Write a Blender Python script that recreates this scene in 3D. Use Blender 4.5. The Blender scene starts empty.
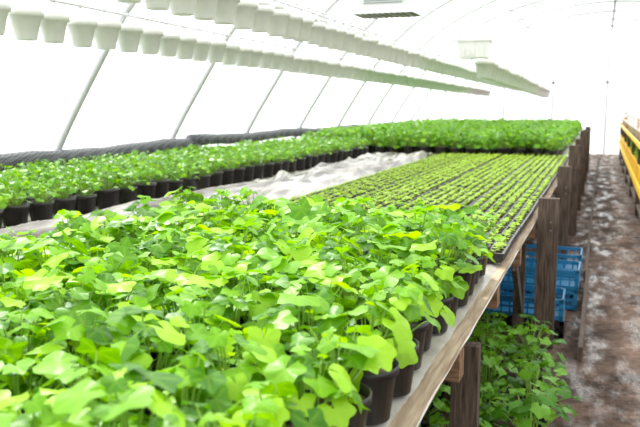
import bpy, math, random
from mathutils import Vector, Matrix, noise
random.seed(11)
scene = bpy.context.scene
scene.view_settings.view_transform = 'Standard'
R = random.uniform
COL = scene.collection

# ---------------------------------------------------------------- materials
def mat(name, color, rough=0.6, metallic=0.0, noise_scale=None, color2=None, bump=0.0, bump_scale=None, spec=0.5, stretch=None):
    m = bpy.data.materials.new(name); m.use_nodes = True
    nt = m.node_tree; b = nt.nodes['Principled BSDF']
    b.inputs['Base Color'].default_value = (*color, 1)
    b.inputs['Roughness'].default_value = rough
    b.inputs['Metallic'].default_value = metallic
    b.inputs['Specular IOR Level'].default_value = spec
    if noise_scale:
        tc = nt.nodes.new('ShaderNodeTexCoord'); mp = nt.nodes.new('ShaderNodeMapping')
        if stretch: mp.inputs['Scale'].default_value = stretch
        nt.links.new(tc.outputs['Object'], mp.inputs[0])
        n = nt.nodes.new('ShaderNodeTexNoise'); n.inputs['Scale'].default_value = noise_scale
        n.inputs['Detail'].default_value = 6
        nt.links.new(mp.outputs[0], n.inputs['Vector'])
        if color2:
            r = nt.nodes.new('ShaderNodeValToRGB')
            r.color_ramp.elements[0].position = .35; r.color_ramp.elements[1].position = .65
            r.color_ramp.elements[0].color = (*color, 1); r.color_ramp.elements[1].color = (*color2, 1)
            nt.links.new(n.outputs['Fac'], r.inputs[0]); nt.links.new(r.outputs[0], b.inputs['Base Color'])
        if bump:
            bp = nt.nodes.new('ShaderNodeBump'); bp.inputs['Strength'].default_value = bump
            bp.inputs['Distance'].default_value = 0.02
            if bump_scale:
                n2 = nt.nodes.new('ShaderNodeTexNoise'); n2.inputs['Scale'].default_value = bump_scale
                n2.inputs['Detail'].default_value = 8
                nt.links.new(mp.outputs[0], n2.inputs['Vector']); nt.links.new(n2.outputs['Fac'], bp.inputs['Height'])
            else:
                nt.links.new(n.outputs['Fac'], bp.inputs['Height'])
            nt.links.new(bp.outputs[0], b.inputs['Normal'])
    return m

def leaf_mat(name, dark, mid, light, transl=0.4, rough=0.38, spec=.3):
    m = bpy.data.materials.new(name); m.use_nodes = True
    nt = m.node_tree; N = nt.nodes; L = nt.links; b = N['Principled BSDF']; out = N['Material Output']
    g = N.new('ShaderNodeNewGeometry'); r = N.new('ShaderNodeValToRGB')
    e = r.color_ramp.elements
    e[0].position = 0; e[0].color = (*dark, 1); e[1].position = 1; e[1].color = (*light, 1)
    k = e.new(.5); k.color = (*mid, 1)
    L.new(g.outputs['Random Per Island'], r.inputs[0])
    at = N.new('ShaderNodeAttribute'); at.attribute_name = 'vein'
    mx = N.new('ShaderNodeMix'); mx.data_type = 'RGBA'; mx.blend_type = 'MIX'
    mul = N.new('ShaderNodeMath'); mul.operation = 'MULTIPLY'; mul.inputs[1].default_value = .28
    L.new(at.outputs['Fac'], mul.inputs[0]); L.new(mul.outputs[0], mx.inputs[0])
    L.new(r.outputs[0], mx.inputs[6]); mx.inputs[7].default_value = (min(1, light[0]*1.2), min(1, light[1]*1.1), light[2]*1.6, 1)
    L.new(mx.outputs[2], b.inputs['Base Color'])
    b.inputs['Roughness'].default_value = rough
    b.inputs['Specular IOR Level'].default_value = spec
    tr = N.new('ShaderNodeBsdfTranslucent')
    hs = N.new('ShaderNodeHueSaturation'); hs.inputs['Hue'].default_value = .487; hs.inputs['Value'].default_value = 1.4
    hs.inputs['Saturation'].default_value = 1.05
    L.new(mx.outputs[2], hs.inputs['Color']); L.new(hs.outputs[0], tr.inputs[0])
    ms = N.new('ShaderNodeMixShader'); ms.inputs[0].default_value = transl
    L.new(b.outputs[0], ms.inputs[1]); L.new(tr.outputs[0], ms.inputs[2]); L.new(ms.outputs[0], out.inputs[0])
    return m

M_leaf = leaf_mat('leaf_fresh', (.045,.17,.004), (.155,.385,.007), (.34,.61,.022), transl=.40, rough=.38)
M_leaf2 = leaf_mat('leaf_mid', (.045,.165,.007), (.13,.35,.012), (.28,.53,.028))
M_leaf3 = leaf_mat('leaf_seedling', (.20,.35,.012), (.34,.54,.03), (.47,.68,.06))
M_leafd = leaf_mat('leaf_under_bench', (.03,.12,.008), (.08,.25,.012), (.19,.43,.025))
M_stem = mat('stem_green', (.25,.42,.06), .5)
M_pot = mat('black_plastic_pot', (.022,.018,.017), .38)
M_soil = mat('potting_soil', (.04,.024,.015), .95, noise_scale=60, color2=(.09,.058,.038), bump=.6)
M_white = mat('cream_plastic', (.76,.75,.71), .45, noise_scale=8, color2=(.67,.67,.64))
M_wood = mat('weathered_wood', (.038,.023,.015), .8, noise_scale=6, color2=(.13,.088,.06), bump=.5, stretch=(12,12,1))
M_woodh = mat('bench_wood', (.14,.07,.03), .8, noise_scale=6, color2=(.30,.17,.09), bump=.4, stretch=(2,10,10))
M_woodl = mat('bench_plank', (.30,.21,.13), .75, noise_scale=5, color2=(.48,.37,.26), bump=.4, stretch=(10,1,10))
M_metal = mat('galvanised_steel', (.52,.52,.52), .5, metallic=.2)
M_dark = mat('dark_steel', (.16,.15,.14), .5, metallic=.3)
M_blue = mat('blue_plastic', (.015,.17,.34), .4)
M_yellow = mat('yellow_plastic', (.85,.52,.03), .45)
M_terra = mat('terracotta', (.55,.17,.07), .8, noise_scale=20, color2=(.62,.24,.11))
M_skirt = mat('added_skirt_board', (.07,.075,.07), .8, noise_scale=4, color2=(.13,.13,.12))  # dark opaque boards, added to hold light back under the bench
M_lampw = mat('white_enamel', (.60,.61,.60), .4)
M_lampg = mat('grey_grille', (.22,.23,.23), .5, metallic=.4)
M_sheet = mat('bench_film', (.34,.30,.25), .30, noise_scale=4, color2=(.60,.57,.52), bump=.5, bump_scale=9)
M_crump = mat('crumpled_film', (.07,.052,.04), .24, noise_scale=2.6, color2=(.45,.42,.39), bump=.2, bump_scale=5, spec=.5, stretch=(2.6,.6,1))

# netting
M_net = mat('black_shade_net', (.02,.022,.025), .6)
nt = M_net.node_tree; tc = nt.nodes.new('ShaderNodeTexCoord')
mp = nt.nodes.new('ShaderNodeMapping'); mp.inputs['Rotation'].default_value = (.6,.6,.6)
ck = nt.nodes.new('ShaderNodeTexChecker'); ck.inputs['Scale'].default_value = 45
ck.inputs['Color1'].default_value = (.02,.02,.024,1); ck.inputs['Color2'].default_value = (.13,.135,.14,1)
nt.links.new(tc.outputs['Object'], mp.inputs[0]); nt.links.new(mp.outputs[0], ck.inputs[0])
nt.links.new(ck.outputs[0], nt.nodes['Principled BSDF'].inputs['Base Color'])

# translucent poly film
M_film = bpy.data.materials.new('polythene_film'); M_film.use_nodes = True
nt = M_film.node_tree; N = nt.nodes; L = nt.links; out = N['Material Output']; b = N['Principled BSDF']
b.inputs['Base Color'].default_value = (.85,.87,.88,1); b.inputs['Roughness'].default_value = .35
tl = N.new('ShaderNodeBsdfTranslucent'); tp = N.new('ShaderNodeBsdfTransparent')
nz = N.new('ShaderNodeTexNoise'); nz.inputs['Scale'].default_value = 1.2; nz.inputs['Detail'].default_value = 5
tcc = N.new('ShaderNodeTexCoord'); mpp = N.new('ShaderNodeMapping'); mpp.inputs['Scale'].default_value = (1,2.5,.6)
L.new(tcc.outputs['Object'], mpp.inputs[0]); L.new(mpp.outputs[0], nz.inputs[0])
rr = N.new('ShaderNodeValToRGB'); rr.color_ramp.elements[0].position = .3; rr.color_ramp.elements[1].position = .7
rr.color_ramp.elements[0].color = (.60,.64,.67,1); rr.color_ramp.elements[1].color = (.88,.91,.93,1)
L.new(nz.outputs['Fac'], rr.inputs[0]); L.new(rr.outputs[0], tl.inputs[0]); tp.inputs[0].default_value = (.89,.92,.94,1)
m1 = N.new('ShaderNodeMixShader'); m1.inputs[0].default_value = .37
L.new(tl.outputs[0], m1.inputs[1]); L.new(tp.outputs[0], m1.inputs[2])
m2 = N.new('ShaderNodeMixShader'); m2.inputs[0].default_value = .12
L.new(m1.outputs[0], m2.inputs[1]); L.new(b.outputs[0], m2.inputs[2]); L.new(m2.outputs[0], out.inputs[0])

# ground
M_floor = bpy.data.materials.new('wet_earth_path'); M_floor.use_nodes = True
nt = M_floor.node_tree; N = nt.nodes; L = nt.links; b = N['Principled BSDF']
tcc = N.new('ShaderNodeTexCoord')
n1 = N.new('ShaderNodeTexNoise'); n1.inputs['Scale'].default_value = 2.6; n1.inputs['Detail'].default_value = 9; n1.inputs['Roughness'].default_value=.7
n2 = N.new('ShaderNodeTexNoise'); n2.inputs['Scale'].default_value = 26; n2.inputs['Detail'].default_value = 8
L.new(tcc.outputs['Object'], n1.inputs[0]); L.new(tcc.outputs['Object'], n2.inputs[0])
r1 = N.new('ShaderNodeValToRGB'); e = r1.color_ramp.elements
e[0].position = .40; e[0].color = (.030,.016,.010,1); e[1].position = .66; e[1].color = (.15,.095,.068,1)
L.new(n1.outputs['Fac'], r1.inputs[0])
mm = N.new('ShaderNodeMix'); mm.data_type = 'RGBA'; mm.blend_type = 'OVERLAY'; mm.inputs[0].default_value = .8
L.new(r1.outputs[0], mm.inputs[6]); L.new(n2.outputs['Fac'], mm.inputs[7]); L.new(mm.outputs[2], b.inputs['Base Color'])
n3 = N.new('ShaderNodeTexNoise'); n3.inputs['Scale'].default_value = 2.4; n3.inputs['Detail'].default_value = 9; n3.inputs['Roughness'].default_value=.7
mp3 = N.new('ShaderNodeMapping'); mp3.inputs['Location'].default_value = (4,1,0); mp3.inputs['Scale'].default_value = (2.4,.8,1)
L.new(tcc.outputs['Object'], mp3.inputs[0]); L.new(mp3.outputs[0], n3.inputs[0])
r2 = N.new('ShaderNodeValToRGB'); e = r2.color_ramp.elements
e[0].position = .46; e[0].color = (.85,.85,.85,1); e[1].position = .62; e[1].color = (.17,.17,.17,1)
L.new(n3.outputs['Fac'], r2.inputs[0]); L.new(r2.outputs[0], b.inputs['Roughness'])
r5 = N.new('ShaderNodeValToRGB'); e = r5.color_ramp.elements
e[0].position = .46; e[0].color = (.2,.2,.2,1); e[1].position = .62; e[1].color = (.55,.55,.55,1)
L.new(n3.outputs['Fac'], r5.inputs[0]); L.new(r5.outputs[0], b.inputs['Specular IOR Level'])
bp = N.new('ShaderNodeBump'); bp.inputs['Distance'].default_value = .02; bp.inputs['Strength'].default_value=.5
L.new(n2.outputs['Fac'], bp.inputs['Height']); L.new(bp.outputs[0], b.inputs['Normal'])

# ---------------------------------------------------------------- mesh builder
class MB:
    def __init__(s): s.v=[]; s.f=[]; s.m=[]; s.vein=[]
    def add(s, vs, fs, mi=0, vein=None):
        o=len(s.v); s.v += [tuple(x) for x in vs]; s.f += [tuple(i+o for i in f) for f in fs]
        s.m += [mi]*len(fs); s.vein += (vein if vein else [0]*len(vs))
    def box(s, c, d, mi=0, rot=None):
        x,y,z=[k/2 for k in d]
        vs=[Vector((sx*x,sy*y,sz*z)) for sx in(-1,1) for sy in(-1,1) for sz in(-1,1)]
        if rot: vs=[rot@q for q in vs]
        vs=[q+Vector(c) for q in vs]
        s.add(vs,[(0,1,3,2),(4,6,7,5),(0,4,5,1),(2,3,7,6),(0,2,6,4),(1,5,7,3)],mi)
    def tube(s, pts, r, n=6, mi=0):
        vs=[]; fs=[]
        pts=[Vector(p) for p in pts]
        for i,p in enumerate(pts):
            a=pts[max(0,i-1)]; c=pts[min(len(pts)-1,i+1)]; t=(c-a).normalized()
            u=t.cross(Vector((0,0,1)));
            if u.length<.05: u=t.cross(Vector((1,0,0)))
            u.normalize(); w=t.cross(u); rr=r[i] if isinstance(r,(list,tuple)) else r
            for k in range(n):
                an=2*math.pi*k/n; vs.append(p+(u*math.cos(an)+w*math.sin(an))*rr)
        for i in range(len(pts)-1):
            for k in range(n):
                fs.append((i*n+k,i*n+(k+1)%n,(i+1)*n+(k+1)%n,(i+1)*n+k))
        fs.append(tuple(range(n))[::-1]); fs.append(tuple((len(pts)-1)*n+k for k in range(n)))
        s.add(vs,fs,mi)
    def lathe(s, prof, c=(0,0,0), n=18, mi=0, cap=True):
        vs=[]; fs=[]
        for r,z in prof:
            for k in range(n):
                a=2*math.pi*k/n; vs.append((c[0]+r*math.cos(a),c[1]+r*math.sin(a),c[2]+z))
        for i in range(len(prof)-1):
            for k in range(n):
                fs.append((i*n+k,i*n+(k+1)%n,(i+1)*n+(k+1)%n,(i+1)*n+k))
        if cap: fs.append(tuple(range(n))[::-1])
        s.add(vs,fs,mi)
    def disc(s,c,r,n=18,mi=0,amp=0):
        vs=[Vector(c)+Vector((0,0,amp))]+[Vector(c)+Vector((r*math.cos(2*math.pi*k/n),r*math.sin(2*math.pi*k/n),0)) for k in range(n)]
        s.add(vs,[(0,1+k,1+(k+1)%n) for k in range(n)],mi)
    def mesh(s, name, mats, smooth=True):
        me=bpy.data.meshes.new(name); me.from_pydata(s.v,[],s.f)
        for m in mats: me.materials.append(m)
        me.polygons.foreach_set('material_index', s.m)
        me.polygons.foreach_set('use_smooth',[smooth]*len(s.f))
        if any(s.vein):
            a=me.attributes.new('vein','FLOAT','POINT'); a.data.foreach_set('value', s.vein)
        me.update(); return me

def obj(name, me, parent=None, loc=(0,0,0), rz=0, sc=1):
    o=bpy.data.objects.new(name, me); COL.objects.link(o); o.location=loc; o.rotation_euler=(0,0,rz)
    o.scale=(sc,)*3 if not isinstance(sc,tuple) else sc
    if parent: o.parent=parent
    return o
def empty(name, loc=(0,0,0)):
    return obj(name, None, loc=loc)

# ---------------------------------------------------------------- leaves
# ivy-geranium leaf: five broad, slightly pointed lobes and a notch at the petiole
def leaf(mb, p, nrm, d, size, mi=0, npts=25, curl=.3, ripple=.05, lobes=.115):
    n=nrm.normalized(); y=(d-n*d.dot(n)); y.normalize(); x=y.cross(n)
    vs=[p.copy()]; vein=[.6]; ph=R(0,6); lo=lobes*R(.75,1.25); wx=R(.92,1.12); asym=R(-.08,.08)
    rings=[.5,1.0]
    for rg in rings:
        for i in range(npts):
            th=-166+332*i/(npts-1); t=math.radians(th)
            q=(th/64.0+.5)%1.0
            tri=1-4*abs(q-.5)
            lb=math.cos(math.radians(th*360/64))
            sh=.45*lb+.55*tri
            r=(.88+lo*sh)*(1-.10*(abs(th)/165)**2)*(1+asym*math.sin(t))
            r*=rg*size
            z=-curl*size*(rg**2)*.55 - .018*size*rg*lb + ripple*size*rg*rg*math.sin(3*t+ph)
            z+= .20*size*rg*abs(math.sin(t))*.6
            vs.append(p + x*(r*wx*math.sin(t)) + y*(r*math.cos(t)+.10*size) + n*z)
            vein.append(max(0,lb)**4*(.9 if rg<.9 else .2))
    fs=[(0,1+i,2+i) for i in range(npts-1)]
    fs+=[(1+i,1+npts+i,2+npts+i,2+i) for i in range(npts-1)]
    mb.add(vs,fs,mi,vein)

def simple_leaf(mb,p,nrm,d,size,mi=0,w=.7):
    n=nrm.normalized(); y=(d-n*d.dot(n)); y.normalize(); x=y.cross(n)
    pr=[(0,0,0),(.35,w*.8,.06),(.7,w,.02),(1.1,w*.75,-.1)]
    L_=[p+(y*a+x*b_+n*c)*size for a,b_,c in pr[1:]]
    R_=[p+(y*a-x*b_+n*c)*size for a,b_,c in pr[1:]]
    mid=[p+(y*a+n*(c-.08))*size for a,b_,c in pr[1:]]
    tip=p+(y*1.4-n*.28)*size
    vs=[p]+L_+mid+R_+[tip]
    fs=[(0,4,1),(1,4,5,2),(2,5,6,3),(3,6,10),(0,7,4),(7,8,5,4),(8,9,6,5),(9,10,6)]
    mb.add(vs,fs,mi,[.6,0,0,0,.9,.8,.6,0,0,0,.3])

def pot_geo(mb, h=.12, rt=.066, rb=.048, mi=2, n=20, soil=3):
    mb.lathe([(rb,0),(rt*.92,h-.020),(rt,h-.020),(rt,h),(rt-.004,h),(rt*.90,h-.02),(rt*.88,h-.03)],mi=mi,n=n)
    mb.disc((0,0,h-.022),rt*.91,n=n,mi=soil,amp=.006)

def plant_geo(mb, z0, nl, rad, hmin, hmax, smin, smax, npts, lm=0, sm=1, droop=.0, petiole=True, curl=.3):
    ga=2.39996
    for i in range(nl):
        f=(i+.5)/nl
        rr=rad*math.sqrt(f)*R(.75,1.15); an=i*ga+R(-.5,.5)
        hz=hmax-(hmax-hmin)*(f**1.5)+R(-.035,.03)
        hz-= droop*max(0,f-.6)
        outd=Vector((math.cos(an),math.sin(an),0))
        p=Vector((rr*outd.x,rr*outd.y,z0+hz))
        tilt=R(.0,.5)+f*.45
        nrm=Vector((0,0,1))*math.cos(tilt)+outd*math.sin(tilt)+Vector((R(-.45,.45),R(-.45,.45),0))
        dirn=outd+Vector((R(-.7,.7),R(-.7,.7),R(-.3,.1)))
        s=R(smin,smax)*(1 if f>.15 else R(.5,.9))
        leaf(mb,p,nrm,dirn,s,lm,npts,curl=curl*R(.1,1.6),ripple=R(.03,.13))
        if petiole:
            a=Vector((outd.x*R(0,.02),outd.y*R(0,.02),z0-.03))
            b_=a.lerp(p,.5)+Vector((0,0,.25*hz))
            c=p
            pts=[a, a.lerp(b_,.7)+Vector((R(-.004,.004),R(-.004,.004),.004)), b_.lerp(c,.5)+Vector((0,0,.003)), c-nrm.normalized()*.001]
            mb.tube(pts,[.0028,.0023,.0019,.0016],5,sm)

def make_plants(tag, nvar, pot, **k):
    out=[]
    for v in range(nvar):
        mb=MB()
        if pot: pot_geo(mb,**pot)
        plant_geo(mb,**k)
        out.append(mb.mesh(tag+'_mesh',[MATSET[0],M_stem,M_pot,M_soil]))
    return out
MATSET=[M_leaf]
hero=make_plants('geranium',10,dict(h=.13,rt=.073,rb=.053,n=24),z0=.13,nl=27,rad=.118,hmin=.02,hmax=.15,smin=.024,smax=.056,npts=37)
heroE=make_plants('edge_geranium',6,dict(h=.13,rt=.075,rb=.055,n=24),z0=.13,nl=20,rad=.112,hmin=.035,hmax=.14,smin=.024,smax=.052,npts=37,droop=.05)
MATSET=[M_leaf2]
mid=make_plants('young_plant',5,dict(h=.14,rt=.078,rb=.058,n=16),z0=.14,nl=28,rad=.105,hmin=.03,hmax=.11,smin=.016,smax=.036,npts=16)
back=make_plants('tall_plant',4,dict(h=.12,rt=.072,rb=.052,n=12),z0=.12,nl=38,rad=.14,hmin=.02,hmax=.21,smin=.028,smax=.048,npts=13)
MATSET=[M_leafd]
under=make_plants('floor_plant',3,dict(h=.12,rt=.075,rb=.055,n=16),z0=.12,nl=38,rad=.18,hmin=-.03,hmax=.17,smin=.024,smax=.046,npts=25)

ZT=.885
# foreground potted geraniums
g=empty('potted_geraniums')
y=.38
while y<3.3:
    x=-.485; k=0
    while x>-2.0:
        obj('geranium', random.choice(heroE if k==0 else hero), g, (x+R(-.014,.014),y+R(-.014,.014),ZT), R(0,6.28), R(.84,1.08))
        x-=.172; k+=1
    y+=.178
# left rows
g=empty('potted_plants_on_far_bench')
y=2.6
while y<10.5:
    x=-3.16
    while x>-4.4:
        obj('young_plant', random.choice(mid), g, (x+R(-.01,.01),y+R(-.01,.01),ZT), R(0,6.28), R(.92,1.1))
        x-=.22
    y+=.22
# back plants
g=empty('potted_tall_plants')
y=10.85
while y<20.6:
    x=-.60
    while x>-4.4:
        obj('tall_plant', random.choice(back), g, (x+R(-.02,.02),y+R(-.02,.02),ZT), R(0,6.28), R(.9,1.15))
        x-=.225
    y+=.225
# under-bench plants
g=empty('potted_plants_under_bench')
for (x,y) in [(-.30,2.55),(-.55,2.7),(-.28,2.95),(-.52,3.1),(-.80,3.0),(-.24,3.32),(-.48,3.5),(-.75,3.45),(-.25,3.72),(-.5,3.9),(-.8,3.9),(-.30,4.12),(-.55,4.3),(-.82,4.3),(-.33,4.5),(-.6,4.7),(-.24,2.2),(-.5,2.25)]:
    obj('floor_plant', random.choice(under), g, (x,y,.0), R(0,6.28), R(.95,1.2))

# ---------------------------------------------------------------- seedling trays
def tray_mesh():
    mb=MB(); W,D,H=.40,.26,.045; nx,ny=6,4
    cx,cy=W/nx,D/ny
    mb.box((0,0,.012),(W-.01,D-.01,.024),0)
    for i in range(nx+1): mb.box((-W/2+i*cx,0,H/2+.005),(.008,D,H-.01),0)
    for j in range(ny+1): mb.box((0,-D/2+j*cy,H/2+.005),(W,.008,H-.012),0)
    mb.box((0,D/2,H-.004),(W+.016,.012,.006),0); mb.box((0,-D/2,H-.004),(W+.016,.012,.006),0)
    mb.box((W/2,0,H-.0045),(.012,D+.01,.006),0); mb.box((-W/2,0,H-.0045),(.012,D+.01,.006),0)
    mb.box((0,0,.034),(W-.012,D-.012,.006),1)
    for i in range(nx):
        for j in range(ny):
            px=-W/2+(i+.5)*cx+R(-.007,.007); py=-D/2+(j+.5)*cy+R(-.007,.007)
            nl=random.choice([7,8,10]); a0=R(0,6.28); hh=R(.014,.036); sz=R(.8,1.2)
            mb.tube([(px,py,.034),(px+R(-.003,.003),py+R(-.003,.003),.036+hh)],[.0016,.001],3,3)
            for k in range(nl):
                a=a0+k*2.4; f=k/nl
                o=Vector((math.cos(a),math.sin(a),0))
                z=.038+hh*(.35+.65*f)
                simple_leaf(mb,Vector((px,py,z))+o*.003,Vector((0,0,1))-o*R(-.2,.7),o+Vector((0,0,.3)),sz*R(.011,.019)*(1.1-.4*f),2)
    return mb.mesh('seedling_tray_mesh',[M_pot,M_soil,M_leaf3,M_stem],smooth=False)
trays=[tray_mesh() for _ in range(6)]
g=empty('seedling_trays')
y=3.62
while y<10.5:
    for x in (-.60,-1.02,-1.46,-1.88):
        obj('seedling_tray', random.choice(trays), g, (x+R(-.004,.004),y,ZT), random.choice([0,math.pi]))
    y+=.275

# ---------------------------------------------------------------- bench
g=empty('wooden_bench')
XR,XL,Y0,Y1=-.375,-4.55,-.6,20.9
mb=MB()
x=XR
while x>XL:
    w=.135; y=Y0
    while y<Y1:
        ln=min(3.6,Y1-y); mb.box((x-w/2,y+ln/2,.855+R(-.001,.001)),(w-.006,ln-.008,.024)); y+=ln
    x-=.14
obj('top_planks',mb.mesh('planks',[M_woodl],False),g)
mb=MB()
y=-.45
while y<Y1:
    mb.box(((XR+XL)/2+R(-.005,.005),y,.79),(XR-XL-.01,.085,.105)); y+=.93
obj('joists',mb.mesh('joists',[M_woodh],False),g)
mb=MB()
mb.box((XR-.16,(Y0+Y1)/2,.71),(.05,Y1-Y0,.06)); mb.box((-2.4,(Y0+Y1)/2,.71),(.05,Y1-Y0,.06)); mb.box((XL+.12,(Y0+Y1)/2,.71),(.05,Y1-Y0,.06))
obj('stringers',mb.mesh('stringers',[M_woodh],False),g)
legs=MB()
for i,(yy,top,w) in enumerate([(.4,.73,.09),(2.73,.73,.10),(5.15,1.0,.13),(7.4,1.04,.12),(9.8,1.12,.13),(12.2,1.1,.12),(14.6,1.15,.12),(17,1.1,.12),(19.4,1.1,.12)]):
    if top>.8:
        mb=MB(); mb.box((0,0,top/2),(w,.06,top),0)
        for zz in (.79,.845): mb.tube([(0.02,-.031,zz),(0.02,-.035,zz)],.008,6,1)
        obj('bench_post',mb.mesh('post',[M_wood,M_dark],False),None,(-.366+w/2,yy,0))
        legs.box((XR-.10,yy+.05,.34),(.07,.05,.68),0)
    else: legs.box((-.43,yy,top/2),(w,.06,top),0)
    legs.box((-2.4,yy,.34),(.08,.08,.68)); legs.box((XL+.15,yy,.34),(.08,.08,.68))
for yy in (5.15,9.8,14.6):
    legs.box((-.45,yy-.32,.45),(.03,.62,.07),0,Matrix.Rotation(math.radians(-40),3,'X'))
obj('legs',legs.mesh('legs',[M_wood],False),g)
# flat film on bench
mb=MB(); nx,ny=60,400; vs=[];fs=[]
for j in range(ny+1):
    yy=Y0+(Y1-Y0)*j/ny
    for i in range(nx+1):
        xx=XR+(XL-XR)*(i/nx)
        z=.8755+.004*noise.noise(Vector((xx*6,yy*3,0)))
        if i==0: z=.852+.018*noise.noise(Vector((0,yy*4,0)))
        x2=xx+(.006*noise.noise(Vector((3,yy*3,0))) if i<1 else 0)
        vs.append((x2,yy,z))
for j in range(ny):
    for i in range(nx):
        a=j*(nx+1)+i; fs.append((a,a+1,a+nx+2,a+nx+1))
mb.add(vs,fs); obj('film_cover',mb.mesh('film_cover',[M_sheet]),g)
# crumpled sheet: long loose folds along the bench
mb=MB(); nx,ny=90,360; vs=[];fs=[]
for j in range(ny+1):
    yy=2.0+8.5*j/ny
    for i in range(nx+1):
        t=i/nx; xx=-2.12-.93*t+.04*noise.noise(Vector((5,yy*.9,0)))*math.sin(math.pi*t)
        e=min(1,math.sin(math.pi*t)*4)
        wv=xx+.30*noise.noise(Vector((0,yy*.5,2)))
        r1_=abs(noise.noise(Vector((wv*4.0,yy*.5,3))))
        r2_=abs(noise.noise(Vector((wv*8+yy*.9,yy*1.1,9))))
        z=.884+e*(.055*(1-min(1,r1_*3.5))+.028*(1-min(1,r2_*3.0)))
        z+=.055*math.exp(-((t-.10-.03*math.sin(yy*1.3))/.035)**2)*e*(.6+.4*math.sin(yy*2.1))
        vs.append((xx,yy,z))
for j in range(ny):
    for i in range(nx):
        a=j*(nx+1)+i; fs.append((a,a+1,a+nx+2,a+nx+1))
mb.add(vs,fs); obj('crumpled_plastic_sheet',mb.mesh('crumpled_sheet',[M_crump]))

# ---------------------------------------------------------------- crates
def crate(mb,c,W,D,H,mi=0,rows=5):
    cx,cy,cz=c; t=.012
    for sx in(-1,1):
        for sy in(-1,1): mb.box((cx+sx*(W/2-.015),cy+sy*(D/2-.015),cz+H/2),(.03,.03,H),mi)
    mb.box((cx,cy,cz+.008),(W-.02,D-.02,.01),mi)
    for k in range(rows):
        z=cz+.02+(H-.035)*k/(rows-1); hh=.03 if k in(0,rows-1) else .014
        for sy in(-1,1): mb.box((cx,cy+sy*(D/2-t/2),z),(W,t,hh),mi)
        for sx in(-1,1): mb.box((cx+sx*(W/2-t/2),cy,z),(t,D,hh),mi)
    for k in range(1,9):
        for sy in(-1,1): mb.box((cx-W/2+W*k/9,cy+sy*(D/2-t/2),cz+H/2),(.010,t*.8,H-.02),mi)
    for k in range(1,6):
        for sx in(-1,1): mb.box((cx+sx*(W/2-t/2),cy-D/2+D*k/6,cz+H/2),(t*.8,.010,H-.02),mi)
for c,sz in [((-.46,5.55,.122),(.54,.38,.15)),((-.42,6.35,0),(.6,.4,.16)),((-.41,6.35,.162),(.6,.4,.16)),((-.43,7.0,0),(.6,.4,.16)),((-.41,7.0,.162),(.6,.4,.16))]:
    mb=MB(); crate(mb,(0,0,0),*sz,rows=3); obj('blue_crate',mb.mesh('crate',[M_blue],False),None,c,R(-.02,.02))
for c in [(-.45,5.54,0)]:
    mb=MB(); crate(mb,(0,0,0),.54,.38,.12,rows=4); obj('black_crate',mb.mesh('crate',[M_pot],False),None,c,0)

# ---------------------------------------------------------------- right shelf
g=empty('yellow_edged_shelf')
mb=MB()
for y in (9.5,12,14.5,17,19.5,22,24.3):
    for x in (.54,1.03): mb.box((x,y,.55),(.06,.06,1.10))
mb.box((.77,16.9,.50),(.56,15,.03)); mb.box((.77,16.9,1.07),(.56,15,.03)); mb.box((.77,16.9,.16),(.5,15,.03))
obj('shelf_frame',mb.mesh('shelf_frame',[M_wood],False),g)
mb=MB(); mb.box((.478,16.9,.53),(.02,15,.10)); mb.box((.478,16.9,1.075),(.02,15,.06))
obj('edge_boards',mb.mesh('edge_boards',[M_yellow],False),g)
mb=MB(); crate(mb,(0,0,0),.36,.52,.24,rows=4); cm=mb.mesh('ycrate',[M_yellow],False)
y=9.8
while y<24.2:
    obj('crate',cm,g,(.69,y,.516)); y+=.56
y=9.9
while y<24.2:
    obj('shelf_plant',random.choice(mid),g,(.67,y,.535),R(0,6),1.15)
    if random.random()<.7: obj('shelf_plant',random.choice(mid),g,(.78,y+.1,1.086),R(0,6),1.0)
    y+=.3
def wpot_mesh(name,m,h=.175,rt=.102,rb=.062):
    mb=MB(); mb.lathe([(rb*.9,0),(rb,.006),(rt*.86,h-.046),(rt*1.0,h-.044),(rt*1.03,h-.003),(rt*.98,h),(rt*.9,h-.03),(rb*.9,.02)],n=24)
    mb.disc((0,0,.02),rb*.9,24)
    return mb.mesh(name,[m])
WP=wpot_mesh('white_pot_mesh',M_white); TP=wpot_mesh('terracotta_pot_mesh',M_terra,.14,.085,.06)
y=10.05
while y<24:
    m_=random.choice([WP,TP,WP]); n_=random.choice([1,3,5])
    for q in range(n_): obj('stacked_pot',m_,g,(.60,y,1.087+q*.045),0,.9)
    y+=.40

# ---------------------------------------------------------------- roof profile
CX=.15
half=[(-5.0,0),(-4.97,.5),(-4.76,1.15),(-4.17,2.08),(-3.86,2.5),(-3.2,3.12),(-2.1,3.68),(-1.0,3.95),(CX,4.05)]
def roof_z(x):
    for a,b_ in zip(half,half[1:]):
        if a[0]<=x<=b_[0]: return a[1]+(b_[1]-a[1])*(x-a[0])/(b_[0]-a[0]+1e-9)
HY0=-2.2
def cr(P,n=5):
    o=[]
    for i in range(len(P)-1):
        p0=P[max(0,i-1)];p1=P[i];p2=P[i+1];p3=P[min(len(P)-1,i+2)]
        for k in range(n):
            t=k/n
            o.append(tuple(.5*((2*p1[j])+(-p0[j]+p2[j])*t+(2*p0[j]-5*p1[j]+4*p2[j]-p3[j])*t*t+(-p0[j]+3*p1[j]-3*p2[j]+p3[j])*t**3) for j in(0,1)))
    o.append(P[-1]); return o
full=half+[(2*CX-x,z) for x,z in half[::-1][1:]]
prof=cr(full)
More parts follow.
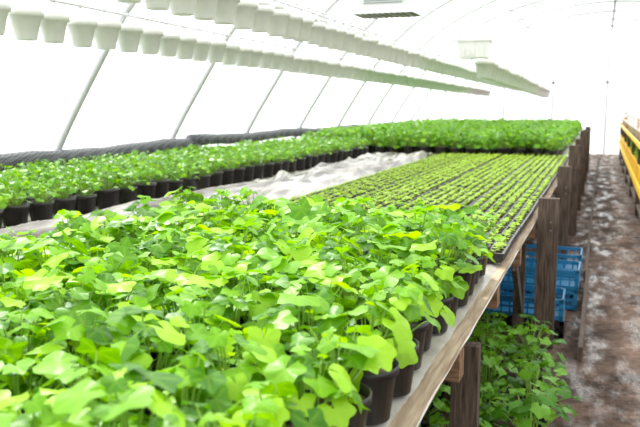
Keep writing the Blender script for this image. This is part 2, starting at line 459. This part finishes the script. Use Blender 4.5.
# ---------------------------------------------------------------- hanging pot rows
def row(name,X,zc,ya,yb,dy,sc=1.0,fall=.006):
    g=empty(name); mb=MB(); mw=MB()
    zr=lambda y: zc+.0875*sc-fall*(y-5)
    rl=lambda y: zr(y)+.085
    mb.tube([(X,ya-.2,rl(ya-.2)),(X,yb+.2,rl(yb+.2))],.010,8)
    y=ya
    while y<yb:
        for a in (0,2.09,4.19):
            mw.tube([(X,y,rl(y)-.008),(X+.10*sc*math.cos(a),y+.10*sc*math.sin(a),zr(y)-.004)],.0018,4)
        mb.tube([(X,y-.010,rl(y)),(X,y+.010,rl(y))],.016,8)
        obj('pot',WP,g,(X+R(-.008,.008),y+R(-.012,.012),zr(y)-.175*sc+R(-.006,.006)),R(0,1),sc*R(.95,1.05)); y+=dy
    obj('rail',mb.mesh(name+'_rail',[M_metal]),g)
    obj('pot_wires',mw.mesh('pot_wires',[M_metal]),g)
    mb=MB(); yy=HY0
    while yy<yb:
        if yy>ya: mb.tube([(X,yy,rl(yy)),(X,yy,roof_z(X)-.03)],.004,5)
        yy+=2
    obj('hangers',mb.mesh('hangers',[M_metal]),g)
row('hanging_white_pots',-3.5,2.11,2.6,25.3,.285,1.12)
row('hanging_white_pots',-2.55,2.27,3.2,25.3,.295,1.12)
row('hanging_white_pots',-2.95,2.46,3.2,20.3,.295,.95)
row('hanging_white_pots',-1.72,2.22,11.9,25.5,.40,1.5,.012)
# bin hanging at start of row
g=empty('hanging_white_bin',(-1.8,11.4,2.42))
mb=MB()
def ring(w,d,z): return [(-w/2,-d/2,z),(w/2,-d/2,z),(w/2,d/2,z),(-w/2,d/2,z)]
vs=ring(.40,.30,-.14)+ring(.46,.36,.10)+ring(.50,.40,.10)+ring(.50,.40,.14)+ring(.44,.34,.14)+ring(.38,.28,-.12)
fs=[(3,2,1,0)]
for k in range(5):
    for i in range(4): fs.append((k*4+i,k*4+(i+1)%4,(k+1)*4+(i+1)%4,(k+1)*4+i))
fs.append((20,21,22,23)); mb.add(vs,fs)
for i in range(5): mb.box((-.14+i*.07,-.172,-.02),(.012,.012,.22),0,Matrix.Rotation(-.12,3,'X'))
for sx in(-1,1):
    for sy in (-1,1): mb.tube([(sx*.2,sy*.17,.14),(sx*.1,sy*.1,1.25)],.005,5,1)
obj('bin_shell',mb.mesh('bin',[M_white,M_metal],False),g)

# hoops
g=empty('greenhouse_hoop_frame')
mb=MB(); y=HY0
while y<27.5:
    mb.tube([(x,y,z) for x,z in prof],.036,8); y+=2.0
obj('hoops',mb.mesh('hoops',[M_metal]),g)
mb=MB()
def purlin(x,z,r): mb.tube([(x,-3,z),(x,27,z)],r,8)
purlin(CX,4.0,.035); purlin(-4.72,1.16,.02); purlin(2*CX+4.72,1.16,.02)
obj('purlins',mb.mesh('purlins',[M_dark]),g)
# film ceiling with slight sag
mb=MB(); vs=[];fs=[]; ys=[]
y=-3.0
while y<=27.01: ys.append(y); y+=.25
off=[(x+(x-CX)*.014,z+.045) for x,z in prof]
for yy in ys:
    s=math.sin(math.pi*(((yy-HY0)%2)/2))
    for x,z in off:
        dx=(x-CX)*-.006*s; vs.append((x+dx,yy,max(0,z-.035*s*(z/4))))
n=len(off)
for j in range(len(ys)-1):
    for i in range(n-1):
        a=j*n+i; fs.append((a,a+1,a+n+1,a+n))
mb.add(vs,fs); obj('ceiling',mb.mesh('ceiling',[M_film]))
for nm,yy in (('wall_end',27.0),('wall_rear',-3.0)):
    mb=MB(); mb.add([(x,yy,z) for x,z in off]+[(CX,yy,0)],[(i,i+1,n) for i in range(n-1)])
    obj(nm,mb.mesh(nm,[M_film],False))
for nm,x in (('added_skirt_left',-4.93),('wall_right',2*CX+4.93)):
    mb=MB(); mb.box((x,12,.5),(.03,30,1.0)); obj(nm,mb.mesh(nm,[M_skirt],False))  # added dark skirts; the left one keeps the space under the bench dark
mb=MB()
for x,h in ((.1,3.95),(-1.6,3.7),(1.55,3.7),(-3.2,3.0),(3.4,3.0)):
    mb.box((x,26.9,h/2),(.07,.06,h))
mb.box((CX,26.9,2.35),(8,.06,.06))
obj('end_wall_frame',mb.mesh('end_frame',[M_metal],False))

# rolled net along side
g=empty('rolled_shade_net')
mb=MB()
def roll(xa,ya,za,xb,yb,zb,r):
    pts=[]; k=20
    for i in range(k+1):
        t=i/k; pts.append((xa+(xb-xa)*t+.02*math.sin(t*9),ya+(yb-ya)*t,za+(zb-za)*t+.012*math.sin(t*13+ya)))
    mb.tube(pts,[r*(1+.08*math.sin(i*2.3)) for i in range(k+1)],12)
roll(-4.62,3.0,1.11,-4.64,8.2,1.14,.08); roll(-4.60,8.0,1.18,-4.64,14.5,1.15,.07); roll(-4.6,14.3,1.16,-4.64,20,1.14,.06)
obj('net_roll',mb.mesh('net_roll',[M_net]),g)
mb=MB()
y=3.4
while y<20: mb.box((-4.76,y,1.02),(.30,.04,.03)); y+=2
obj('net_brackets',mb.mesh('net_brackets',[M_metal],False),g)

# heater unit
g=empty('hanging_heater_unit',(-1.60,5.85,2.38))
mb=MB()
mb.box((0,0,.02),(.40,.28,.12),0)
a=[(-.20,-.14,-.03),(.20,-.14,-.03),(.20,.14,-.03),(-.20,.14,-.03),(-.24,-.17,-.09),(.24,-.17,-.09),(.24,.17,-.09),(-.24,.17,-.09)]
mb.add(a,[(0,1,5,4),(1,2,6,5),(2,3,7,6),(3,0,4,7)],0)
mb.box((0,0,-.08),(.44,.31,.012),1)
for k in range(9): mb.box((-.18+k*.045,0,-.09),(.007,.31,.012),0)
for k in range(5): mb.box((0,-.142,-.01+k*.018),(.30,.006,.007),1)
mb.box((-.13,0,.09),(.03,.2,.02),1); mb.box((.13,0,.09),(.03,.2,.02),1)
for sx in(-1,1): mb.tube([(sx*.13,0,.09),(sx*.13,0,1.30)],.005,5,1)
obj('housing',mb.mesh('heater',[M_lampw,M_lampg],False),g)
# cables
g=empty('overhead_cables')
mb=MB()
def cable(x,z,r,ya=-1,yb=26.9,sag=.05):
    pts=[]; k=84
    for i in range(k+1):
        y=ya+(yb-ya)*i/k; s=math.sin(math.pi*(((y-HY0)%2)/2)); pts.append((x,y,z-sag*s))
    mb.tube(pts,r,5)
cable(-1.95,roof_z(-1.95)-.04,.012,sag=.06); cable(-3.3,roof_z(-3.3)-.05,.006,sag=.03)
obj('cable_runs',mb.mesh('cables',[M_dark]),g)

# ---------------------------------------------------------------- floor
mb=MB(); vs=[];fs=[]; nx,ny=60,180
for j in range(ny+1):
    for i in range(nx+1):
        x=-5.2+10.6*i/nx; y=-3.2+30.6*j/ny
        vs.append((x,y,-.012+.012*noise.noise(Vector((x*1.7,y*1.2,0)))))
for j in range(ny):
    for i in range(nx):
        a=j*(nx+1)+i; fs.append((a,a+1,a+nx+2,a+nx+1))
mb.add(vs,fs); obj('floor',mb.mesh('floor',[M_floor]))
mb=MB(); y=4.9
while y<25: mb.box((-.07+R(-.01,.01),y+1.2,.04),(.03,2.38,.10)); y+=2.4
obj('path_edging_board',mb.mesh('edging',[M_wood],False))

# ---------------------------------------------------------------- light
w=bpy.data.worlds.new('overcast_sky'); scene.world=w; w.use_nodes=True
bg=w.node_tree.nodes['Background']; bg.inputs[0].default_value=(.98,.99,1,1); bg.inputs[1].default_value=1.75
sd=bpy.data.lights.new('sun','SUN'); sd.energy=13.5; sd.angle=math.radians(4); sd.color=(1,.97,.90)
so=bpy.data.objects.new('sun',sd); COL.objects.link(so)
d=Vector((.62,-.55,-1.0)); so.rotation_euler=d.to_track_quat('-Z','Y').to_euler(); so.location=(-6,10,12)

# ---------------------------------------------------------------- camera
cd=bpy.data.cameras.new('camera'); co=bpy.data.objects.new('camera',cd); COL.objects.link(co)
cd.sensor_width=36; cd.lens=42.75; co.location=(0,0,1.6)
co.rotation_euler=(math.radians(81.91),0,math.radians(20.24))
cd.dof.use_dof=True; cd.dof.focus_distance=2.6; cd.dof.aperture_fstop=4.5
cd.clip_start=.05; cd.clip_end=200
scene.camera=co
